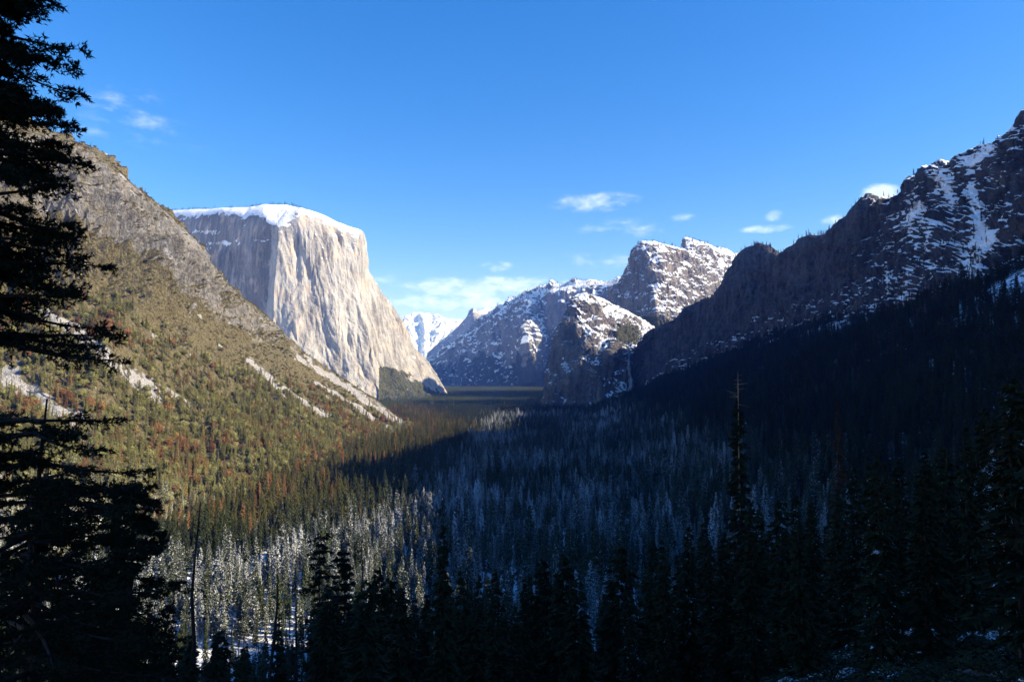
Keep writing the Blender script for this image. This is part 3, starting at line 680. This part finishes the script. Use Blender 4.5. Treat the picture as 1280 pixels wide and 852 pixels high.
# forest on the lower left hillside, rust-coloured dead trees among the green
def on_patch(key, dens, r):
    p = PATCH[key]; pr = np.clip(dens * p['A'], 0, 1)
    m = r.random(len(pr)) < pr
    return p['P'][m], np.nonzero(m)[0]
p = PATCH['left']; lv = p['P']
lowf = sstep(1.75, 2.5, p['v'] + .45 * fbm(lv, (150, 150, 150), 3, .6, 31.))
dens = (.0150 * lowf + .0012) * (1 - p['scree']) * (p['nz'] > .55) * (lv[:, 1] > 0)
P, ix = on_patch('left', dens, rng); m = inview(P); P = P[m]; ix = ix[m]; n = len(P)
pxl, pyl = topix(P[:, 0], P[:, 1], P[:, 2])
rust = fbm(P, (130, 130, 130), 4, .6, 41.)
rustp = np.clip(.07 + .8 * sstep(.1, .65, rust) * sstep(600, 1050, P[:, 1]) * lowf[ix], 0, .75)
u_ = rng.random(n)
tint = np.where((u_ < rustp * .7)[:, None], RUST[None] * rng.uniform(.5, 1.1, (n, 1)), np.where((u_ < rustp * 1.1)[:, None], TAWNY[None] * rng.uniform(.7, 1.2, (n, 1)), (OLIVE * 2.3 + GREEN * .4)[None] * rng.uniform(.6, 1.35, (n, 1))))
add_trees(P - [0, 0, 1], rng.uniform(11, 27, n) * np.where(lowf[ix] > .5, 1, .55), tint, .05 + .45 * sstep(90, 10, P[:, 2]) * sstep(900, 600, P[:, 1]) + rng.normal(0, .05, n), 2)
# trees beyond the foot of the slope, on the floor to the left
X, Y = jitter_grid(-900, 0, 1700, 2850, 11, rng)
P = np.column_stack([X, Y, np.zeros(len(X))]); m = (X < -200) & (X / Y > -.30); P = P[m]; n = len(P)
u_ = rng.random(n)
add_trees(P, rng.uniform(16, 30, n), np.where((u_ < .3)[:, None], RUST[None] * .8, (OLIVE * 1.2 + GREEN * .5)[None] * rng.uniform(.6, 1.2, (n, 1))), rng.normal(.1, .05, n), 2)

# scattered trees on the high ledges and skylines
for key, dn, hmin, hmax, nzmin, rm in (('right', .0022, 8, 20, .45, .2), ('butt', .0009, 10, 20, .35, .2), ('mid', .0010, 12, 24, .4, .2), ('horn', .0012, 12, 24, .35, .15), ('wall', .0006, 12, 26, .6, .1), ('far', .00045, 22, 36, .35, .15)):
    p = PATCH[key]; cl = fbm(p['P'], (110, 110, 110), 3, .6, 51.)
    dens = dn * sstep(nzmin, nzmin + .2, p['nz']) * np.clip(.7 + 1.6 * cl, .05, 3) * np.where(p['v'] > -.6, 1, 0)
    if key in ('wall', 'right'): dens = dens * np.where(abs(p['v']) < .08, 5, 1)
    if key == 'right': dens = dens + .006 * sstep(1.5, 2.0, p['v']) * (p['nz'] > .3)
    if key == 'wall': dens = dens * np.where((p['v'] > .15) & (p['v'] < 2.5), .15, 1)
    P, ix = on_patch(key, dens, rng); m = inview(P); P = P[m]; n = len(P)
    add_trees(P - [0, 0, 1], rng.uniform(hmin, hmax, n), DARK[None] * rng.uniform(.8, 1.5, (n, 1)) * (1.5 if key != 'right' else 1), rng.normal(rm, .05, n), 3)

P = np.concatenate(TP); H = np.concatenate(TH); T = np.concatenate(TT); RI = np.concatenate(TR); Z_ = np.concatenate(TZ)
px, py = topix(P[:, 0], P[:, 1], P[:, 2] + H * .8)
big = H / P[:, 1]
cand = (Z_ == 0) & (px > -5) & (px < 1285) & (py < 850) & (P[:, 1] > 14)
order = np.argsort(-np.where(cand, big, 0))[:270]
single = np.zeros(len(P), bool); single[order] = True
kind_i = rng.integers(0, 6, len(P))
u_ = rng.random(len(P)); kind_i = np.where((u_ < .07) & ((Z_ == 0) | (Z_ == 2)) & ~single, 6, kind_i)
kind_i = np.where((u_ > np.where(Z_ == 2, .68, .96)) & ((Z_ == 0) | (Z_ == 2)) & ~single, 7, kind_i)
H = np.where(kind_i == 7, np.minimum(H * .6, 14), H)
ph = np.array([q[0] for q in PROTO])[kind_i]
s = H / ph; rotz = rng.uniform(0, 6.28, len(P))
wide = s * rng.uniform(.85, 1.25, len(P))
rest = ~single
print('forest trees', rest.sum(), 'singles', single.sum())
tilt = rng.normal(0, .02, (len(P), 2))
instancer('conifer_forest', P[rest], np.column_stack([tilt, rotz])[rest], np.column_stack([wide, wide, s])[rest], kind_i[rest], T[rest], RI[rest], PC,
          'dense conifer forest covering the valley floor and lower slopes')
# brush on the left hillside
p = PATCH['left']
dens = .022 * np.clip(p['veg'], 0, 1) ** 2 * (1 - lowf * .6) * (p['nz'] > .5) * np.clip(.8 + fbm(lv, (50, 50, 50), 3, .6, 61.), .1, 2)
Pb, ix = on_patch('left', dens, rng); m = inview(Pb) & (Pb[:, 1] < 1850); Pb = Pb[m]; nb = len(Pb)
sc = rng.uniform(1.1, 2.8, nb) * np.where(rng.random(nb) < .1, 1.7, 1); print('brush', nb)
cn = fbm(Pb, (90, 90, 90), 3, .6, 71.)
tb = np.where((rng.random(nb) < .12 + .3 * sstep(350, 560, Pb[:, 2]))[:, None], np.array([.15, .095, .05]), np.array([.124, .110, .052])) * (rng.uniform(.6, 1.3, (nb, 1)) * (1 + .35 * cn[:, None]))
instancer('brush', Pb, np.column_stack([np.zeros((nb, 2)), rng.uniform(0, 6.28, nb)]), np.column_stack([sc, sc, sc * .75]), rng.integers(0, 3, nb), tb, np.full(nb, -.2), SC,
          'olive brush covering the sunlit left hillside')
# snow-dusted undergrowth on the near slope
X, Y = jitter_grid(-120, 220, 50, 230, 2.0, rng); X2, Y2 = jitter_grid(-40, 50, 6, 50, .8, rng); X = np.concatenate([X, X2]); Y = np.concatenate([Y, Y2]); zz = gz(X, Y); Pu = np.column_stack([X, Y, zz])
ux = X / Y; keep = (ux > -.8) & (ux < .8) & (rng.random(len(X)) < np.where(ux > -.1, .9, .45)); Pu = Pu[keep]; nu_ = len(Pu)
sc = rng.uniform(.4, 1.5, nu_) * np.clip(Y[keep] / 45, .45, 1)
instancer('undergrowth', Pu, np.column_stack([np.zeros((nu_, 2)), rng.uniform(0, 6.28, nu_)]), np.column_stack([sc, sc, sc * .6]), rng.integers(0, 3, nu_),
          DARK[None] * rng.uniform(.7, 1.3, (nu_, 1)), rng.normal(.18, .16, nu_) - .12 * sstep(40, 18, Pu[:, 1]), SC, 'low snow-dusted undergrowth among the shaded foreground trees')

# ---- single trees of the near forest
def tree_thing(name, loc, rz, crown, trunk, sc, tint, rime, label, group=None, cat='tree'):
    e = bpy.data.objects.new(name, None); COL.objects.link(e); e.empty_display_size = .5
    e.location = loc; e.rotation_euler = (0, 0, rz); e.scale = sc
    e['label'] = label; e['category'] = cat
    if group: e['group'] = group
    for nm, me in (('trunk', trunk), ('crown', crown)):
        if me is None: continue
        o = bpy.data.objects.new(nm, me); COL.objects.link(o); o.parent = e
        o['tint'] = [float(v) for v in tint]; o['rime'] = float(rime)
    return e
for i in order:
    x, y, z = P[i]; u = px[i]
    if y > 300: lab = ('snow-dusted conifer at the near edge of the sunlit forest' if u < 470 else 'snow-flecked conifer in the shaded middle of the valley forest')
    elif u < 130: lab = 'dark conifer behind the broad black tree at the left edge'
    elif u < 300: lab = 'dark conifer beside the thin bare snag at lower left'
    elif u < 480: lab = 'dark conifer among the bare trunks left of centre'
    elif u < 600: lab = 'dark conifer below the sunlit frosted trees'
    elif u < 720: lab = 'dark conifer in the shaded foreground below the valley mouth'
    elif u < 860: lab = 'dark conifer left of the tall bare-topped pine'
    elif u < 1000: lab = 'dark conifer around the foot of the bare-topped pine'
    elif u < 1140: lab = 'near-black conifer below the brown dead conifer'
    else: lab = 'near-black conifer on the slope at the right edge'
    lab = ('tall ' if H[i] > 24 else 'short ' if H[i] < 14 else 'mid-height ') + lab
    if y <= 300: lab += ', in the nearest row' if y < 60 else ', farther down' if y > 140 else ''
    k = kind_i[i]
    tree_thing('conifer', (x, y, z - .3), rotz[i], PROTO[k][1], PROTO[k][2], (wide[i], wide[i], s[i]), T[i] * .6, RI[i], lab, 'conifers of the near forest')

# ---- hero trees
def hero_crown(seed, h, Rr, levels, per, twigs, tufts, c0, c1, shape, droop, needle=.11, flat=.5, az_bias=None):
    """limbs with side twigs and tufts of needles; returns crown mesh data and limb tubes"""
    r = np.random.default_rng(seed); cr = []; wood = []
    for k in range(levels):
        tt = c0 + (c1 - c0) * (k + r.uniform(-.35, .35)) / levels
        for j in range(per):
            az = r.uniform(0, 6.28); L = Rr * max(.04, 1 - tt) ** shape * r.choice([.45, .75, .9, 1, 1.1]) * r.uniform(.85, 1.1)
            d = np.array([math.cos(az), math.sin(az), 0]); l = np.array([-d[1], d[0], 0])
            st = np.array([0, 0, tt * h]); dr = droop * r.uniform(-.5, 1.9)
            bend = r.normal(0, .1)
            pt = lambda s: st + np.multiply.outer(s, d) * L + np.multiply.outer(s ** 2, l) * bend * L + np.multiply.outer(-dr * s ** 1.3 + .6 * dr * s ** 3, [0, 0, 1.]) * L
            sN = np.linspace(0, 1, 7); wood.append(tube(pt(sN), np.interp(sN, [0, 1], [.02 * L + .008, .006]), 5))
            ts = np.sort(r.uniform(.22, 1, twigs)); p0 = pt(ts)
            sg = np.where(np.arange(twigs) % 2, 1, -1)
            tl = L * .42 * (1.12 - ts) * r.uniform(.5, 1.2, twigs) + .18
            tdir = unit(d[None] * r.uniform(.5, 1.0, (twigs, 1)) + l[None] * (sg * r.uniform(.5, 1.1, twigs))[:, None] + np.column_stack([np.zeros((twigs, 2)), r.normal(-.10, .34, twigs)]))
            ss = r.uniform(.05, 1, (twigs, tufts))
            q = p0[:, None] + tdir[:, None] * (tl[:, None] * ss)[..., None] + np.stack([0 * ss, 0 * ss, -.12 * tl[:, None] * ss ** 2], -1)
            q = q + r.normal(0, .035, q.shape)
            m_ = 5
            dv = unit(tdir[:, None, None] * .7 + r.normal(0, .65, (twigs, tufts, m_, 3)) + [0, 0, .12])
            wv = unit(np.cross(dv, r.normal(0, 1, dv.shape)))
            ln = needle * r.uniform(.6, 1.3, (twigs, tufts, m_, 1))
            q4 = q[:, :, None] + 0 * dv
            V = np.stack([q4 - wv * ln * .16, q4 + wv * ln * .16, q4 + dv * ln], 3).reshape(-1, 3)
            cr.append(V)
            if L > .8:
                for a_, b_, c_ in zip(p0[::2], tdir[::2], tl[::2]): wood.append(tube([a_, a_ + b_ * c_ * .5, a_ + b_ * c_ * .95 - [0, 0, .1 * c_]], [.010, .007, .004], 3))
    V = np.concatenate(cr)
    return V, wood
def hero(px_, Y, ztop, h, Rr, seed, label, r0=.2, tint=(.022, .028, .014), **kw):
    x = (px_ - 640) / F * Y
    V, wood = hero_crown(seed, h, Rr, **kw)
    crown = mesh_from('crown', V, np.arange(len(V)), 3); crown.materials.append(M_FOL)
    tv, tf = trunk_mesh(seed, h, r0, seg=10)
    TV, TF = join([(tv, tf)] + wood)
    tr = mesh_from('trunk', TV, TF, 4); tr.materials.append(M_BARK)
    return tree_thing('conifer', (x, Y, ztop - h), 0, crown, tr, (1, 1, 1), tint, -.1, label)
def ztop(py, Y): return W(640, py, Y)[2]
# the big one overhanging the left edge
g1 = float(gz(-12.5, 16)[0]) - .3; z1 = ztop(-170, 16); print('HERO', g1, z1, (ztop(425, 16) - g1) / (z1 - g1))
hero(-28, 16, z1, z1 - g1, (z1 - g1) * .165, 5, 'big dark conifer silhouetted against the sky along the left edge', r0=.24,
     levels=32, per=7, twigs=20, tufts=10, c0=(ztop(425, 16) - g1) / (z1 - g1), c1=.99, shape=.55, droop=.30)
g2 = float(gz(-17, 24)[0])
hero(45, 24, ztop(492, 24), ztop(492, 24) - g2 + .3, 6.2, 6, 'broad dark conifer with a long limb reaching right at lower left', r0=.25,
     levels=34, per=6, twigs=22, tufts=9, c0=.1, c1=.97, shape=.28, droop=.18, needle=.15)
g3 = float(gz(-20, 37)[0])
hero(170, 37, ztop(590, 37), ztop(590, 37) - g3 + .3, 3.7, 8, 'dense dark conifer standing left of the thin bare snag', r0=.2,
     levels=46, per=5, twigs=16, tufts=8, c0=.05, c1=.98, shape=.42, droop=.45, needle=.2)
g4 = float(gz(-35, 50)[0])
hero(60, 50, ztop(560, 50), ztop(560, 50) - g4 + .3, 5.5, 9, 'dark conifer half hidden behind the broad lower left conifer', r0=.25,
     levels=22, per=7, twigs=18, tufts=9, c0=.05, c1=.98, shape=.5, droop=.3, needle=.26)
# half-bare pine and its neighbours at lower left of centre
hero(405, 75, ztop(660, 75), ztop(660, 75) - float(gz(-20.7, 75)[0]) + .3, 2.8, 12, 'thin half-bare pine with a tufted crown right of the slim snags', r0=.22,
     levels=26, per=3, twigs=9, tufts=12, c0=.5, c1=.99, shape=.25, droop=.35, needle=.17)
hero(430, 85, ztop(682, 85), ztop(682, 85) - float(gz(-21, 85)[0]) + .3, 3.6, 13, 'dark dense pine just right of the half-bare pine', r0=.25,
     levels=40, per=5, twigs=12, tufts=10, c0=.2, c1=.99, shape=.45, droop=.3, needle=.22)
def snag(px_, Y, py, hh, Rr, seed, label, r0=.2, limbs=30, mat=None, lo=.3, up=0., lean=0, wobble=1.):
    x = (px_ - 640) / F * Y; zt = ztop(py, Y); h = zt - float(gz(x, Y)[0]) + .5; lo = 1 - (1 - lo) * hh / h
    V, Fc = trunk_mesh(seed, h, r0, limbs=limbs, Rr=Rr, lo=lo, bare=True, up=up, wobble=wobble)
    me = mesh_from('snag', V, Fc, 4); o = link('snag', me, mat or M_BARK, label=label, category='dead tree'); o.location = (x, Y, zt - h); o.rotation_euler = (0, lean, 0)
    return o
snag(252, 60, 622, 22, 1.0, 21, 'thin bare dead trunk rising alone left of the frosted forest', r0=.34, limbs=34)
snag(334, 55, 697, 18, 1.5, 22, 'short bare dead trunk with a hooked twig at bottom left', r0=.30, limbs=16, lean=.03)
snag(373, 62, 722, 18, 1.0, 23, 'slim bare trunk just left of the half-bare pine', r0=.22, limbs=20)
snag(452, 80, 672, 26, 1.3, 24, 'slender bare trunk right of the dense dark pine', r0=.26, limbs=30)
snag(290, 75, 735, 18, 1.0, 25, 'faint slim bare trunk between the two left snags', r0=.10, limbs=14)
snag(300, 80, 742, 18, 1.0, 26, 'faint slim bare trunk leaning close to its twin', r0=.10, limbs=14)
# the tall dying pine whose bare top still catches the sun
o = snag(921, 100, 461, 41, 5.5, 31, 'tall pine with a pale bare sunlit top above the dark right forest', r0=.26, limbs=16, mat=M_PALE, lo=.87, up=.1, wobble=.12)
hp = ztop(461, 100) - float(gz(33, 100)[0]) + .5
V, Fc = conifer_crown(77, hp * .90, 2.9, 44, 7, 46, .5, .15, .45, .3, .15)
me = mesh_from('crown', V, Fc, 3); c = link('crown', me, M_FOL, parent=o); c['tint'] = [.022, .026, .012]; c['rime'] = -.2
hd = ztop(495, 105) - float(gz(50, 105)[0]) + .5
V, Fc = conifer_crown(78, hd, 3.2, 44, 6, 16, .45, .1, .85, .25, .25)
dead = mesh_from('crown', V, Fc, 3); dead.materials.append(M_FOL)
TV, TF = trunk_mesh(79, hd, .3, limbs=90, Rr=3.0, lo=.1, bare=False); dt = mesh_from('trunk', TV, TF, 4); dt.materials.append(M_BARK)
tree_thing('conifer', ((1045 - 640) / F * 105, 105, ztop(495, 105) - hd), 0, dead, dt, (1, 1, 1), (.085, .035, .018), -.2, 'brown dead conifer standing dark on the right slope')

# ------------------------------------------------------------------ frozen waterfall
V = []; nU, nV = 7, 60
for j in range(nV):
    t_ = j / (nV - 1); cx = 785 + 3.5 * t_ + .8 * math.sin(t_ * 9); py_ = 433 + t_ * 52; Yf = 2715 - 40 * t_
    for i in range(nU):
        a = i / (nU - 1) * 2 - 1; w_ = 1.1 + 1.7 * t_ ** 1.5 + .5 * math.sin(t_ * 17 + i) + .4 * math.sin(t_ * 41 + 2 * i)
        V.append(W(cx + a * w_, py_, Yf - 12 * (1 - a * a) - 3 * math.sin(i * 2.1 + j * .7)))
mi = plain_material('ice', c4(.09, .095, .1), c4(.45, .48, .52), .16, rough=.4, bump=2, stretch=(1, 1, .15))
link('waterfall', mesh_from('waterfall', np.array(V), grid_faces(nV, nU), 4, smooth=True), mi, label='thin frozen waterfall dropping from the notch in the shaded cliff', category='waterfall')

# ------------------------------------------------------------------ haze
bx = np.array([[-9000, -2500, -40], [9000, -2500, -40], [9000, 19000, -40], [-9000, 19000, -40], [-9000, -2500, 3000], [9000, -2500, 3000], [9000, 19000, 3000], [-9000, 19000, 3000]], float)
me = mesh_from('haze', bx, np.array([0,3,2,1, 4,5,6,7, 0,1,5,4, 1,2,6,5, 2,3,7,6, 3,0,4,7]), 4)
m, nt = new_mat('haze_air'); t = NT(nt)
out = t.n('ShaderNodeOutputMaterial'); pv = t.n('ShaderNodeVolumePrincipled')
pv.inputs['Color'].default_value = c4(.12, .29, 1.0); pv.inputs['Density'].default_value = 4.0e-5; pv.inputs['Anisotropy'].default_value = .1; pv.inputs['Absorption Color'].default_value = c4(1, 1, 1)
t.l(pv.outputs[0], out.inputs['Volume'])
link('haze', me, m, kind='stuff', label='thin blue air haze filling the valley')

# ------------------------------------------------------------------ sun, sky, clouds
SAZ, SEL = 104.0, 31.0
sd = Vector((math.sin(rad(SAZ)) * math.cos(rad(SEL)), math.cos(rad(SAZ)) * math.cos(rad(SEL)), math.sin(rad(SEL))))
ld = bpy.data.lights.new('sun', 'SUN'); lo_ = bpy.data.objects.new('sun', ld); COL.objects.link(lo_)
lo_.rotation_euler = sd.to_track_quat('Z', 'Y').to_euler(); lo_.location = (0, 0, 3000)
ld.energy = 5.0; ld.angle = rad(.53); ld.color = (1, .90, .79)
wd = bpy.data.worlds.new('World'); scene.world = wd; wd.use_nodes = True
nt = wd.node_tree; nt.nodes.clear(); t = NT(nt)
out = t.n('ShaderNodeOutputWorld'); bg = t.n('ShaderNodeBackground'); t.l(bg.outputs[0], out.inputs[0])
sky = t.n('ShaderNodeTexSky'); sky.sky_type = 'NISHITA'; sky.sun_disc = False
sky.sun_elevation = rad(SEL); sky.sun_rotation = rad(SAZ); sky.altitude = 1300; sky.air_density = 1.0; sky.dust_density = .6; sky.ozone_density = 3.0
bg.inputs['Strength'].default_value = .122
dirv = t.n('ShaderNodeTexCoord').outputs['Generated']
sx = t.n('ShaderNodeSeparateXYZ'); t.l(dirv, sx.inputs[0])
az = t.math('ARCTAN2', sx.outputs[0], sx.outputs[1]); el = t.math('ARCSINE', sx.outputs[2])
comb = t.n('ShaderNodeCombineXYZ'); t.l(az, comb.inputs[0]); t.l(t.math('MULTIPLY', el, 2.2), comb.inputs[1])
nz1 = t.noise(comb.outputs[0], 22, 7, .62); nz2 = t.noise(comb.outputs[0], 7, 3, .5)
tot = None
CL = [(615,362,95,13,1.0),(600,378,95,10,1.0),(655,354,50,7,.8),(745,253,44,9,.8),(765,284,38,7,.3),(620,332,16,6,.7),(165,140,40,22,.3),(150,165,55,12,.1),(1101,244,22,10,1.6),(1043,276,14,6,.8),(968,270,10,5,.9),(958,286,24,4,.8),(855,272,14,4,.4),(800,288,24,6,.5),(760,325,60,7,.35),(475,347,20,6,.3)]
for cx, cy, rx, ry, a in CL:
    w = np.array(W(cx, cy, 1.0)) - [0, 0, CAMZ]; w /= np.linalg.norm(w)
    ca, ce = math.atan2(w[0], w[1]), math.asin(w[2]); k = math.cos(ca) ** 2
    dx = t.math('MULTIPLY', t.math('SUBTRACT', az, ca), F / (rx * k) * 1.0); dy = t.math('MULTIPLY', t.math('SUBTRACT', el, ce), F / ry)
    r2 = t.math('ADD', t.math('MULTIPLY', dx, dx), t.math('MULTIPLY', dy, dy))
    g = t.math('MULTIPLY', t.math('SUBTRACT', 1.0, t.math('MULTIPLY', r2, .5)), a, clamp=False)
    g = t.math('MAXIMUM', g, -1.0)
    tot = g if tot is None else t.math('MAXIMUM', tot, g)
cm = t.math('ADD', tot, t.math('MULTIPLY', t.math('SUBTRACT', nz1, .5), 4.6))
cm = t.math('MULTIPLY', t.ramp(cm, -.1, 1.9), t.ramp(tot, -.3, .5))
hs = t.n('ShaderNodeHueSaturation'); hs.inputs['Saturation'].default_value = 1.36; t.l(sky.outputs[0], hs.inputs['Color'])
skyc = t.mix(t.math('MULTIPLY', cm, .37), t.vmath('MULTIPLY', hs.outputs[0], (1.22, .915, 1.06)), c4(9.0, 9.2, 9.6))
t.l(skyc, bg.inputs[0])

scene.view_settings.view_transform = 'Standard'; scene.view_settings.look = 'None'
scene.view_settings.exposure = 1.0; scene.view_settings.gamma = 1
scene.cycles.volume_bounces = 0; scene.cycles.max_bounces = 4; scene.cycles.diffuse_bounces = 2
scene.cycles.use_denoising = True
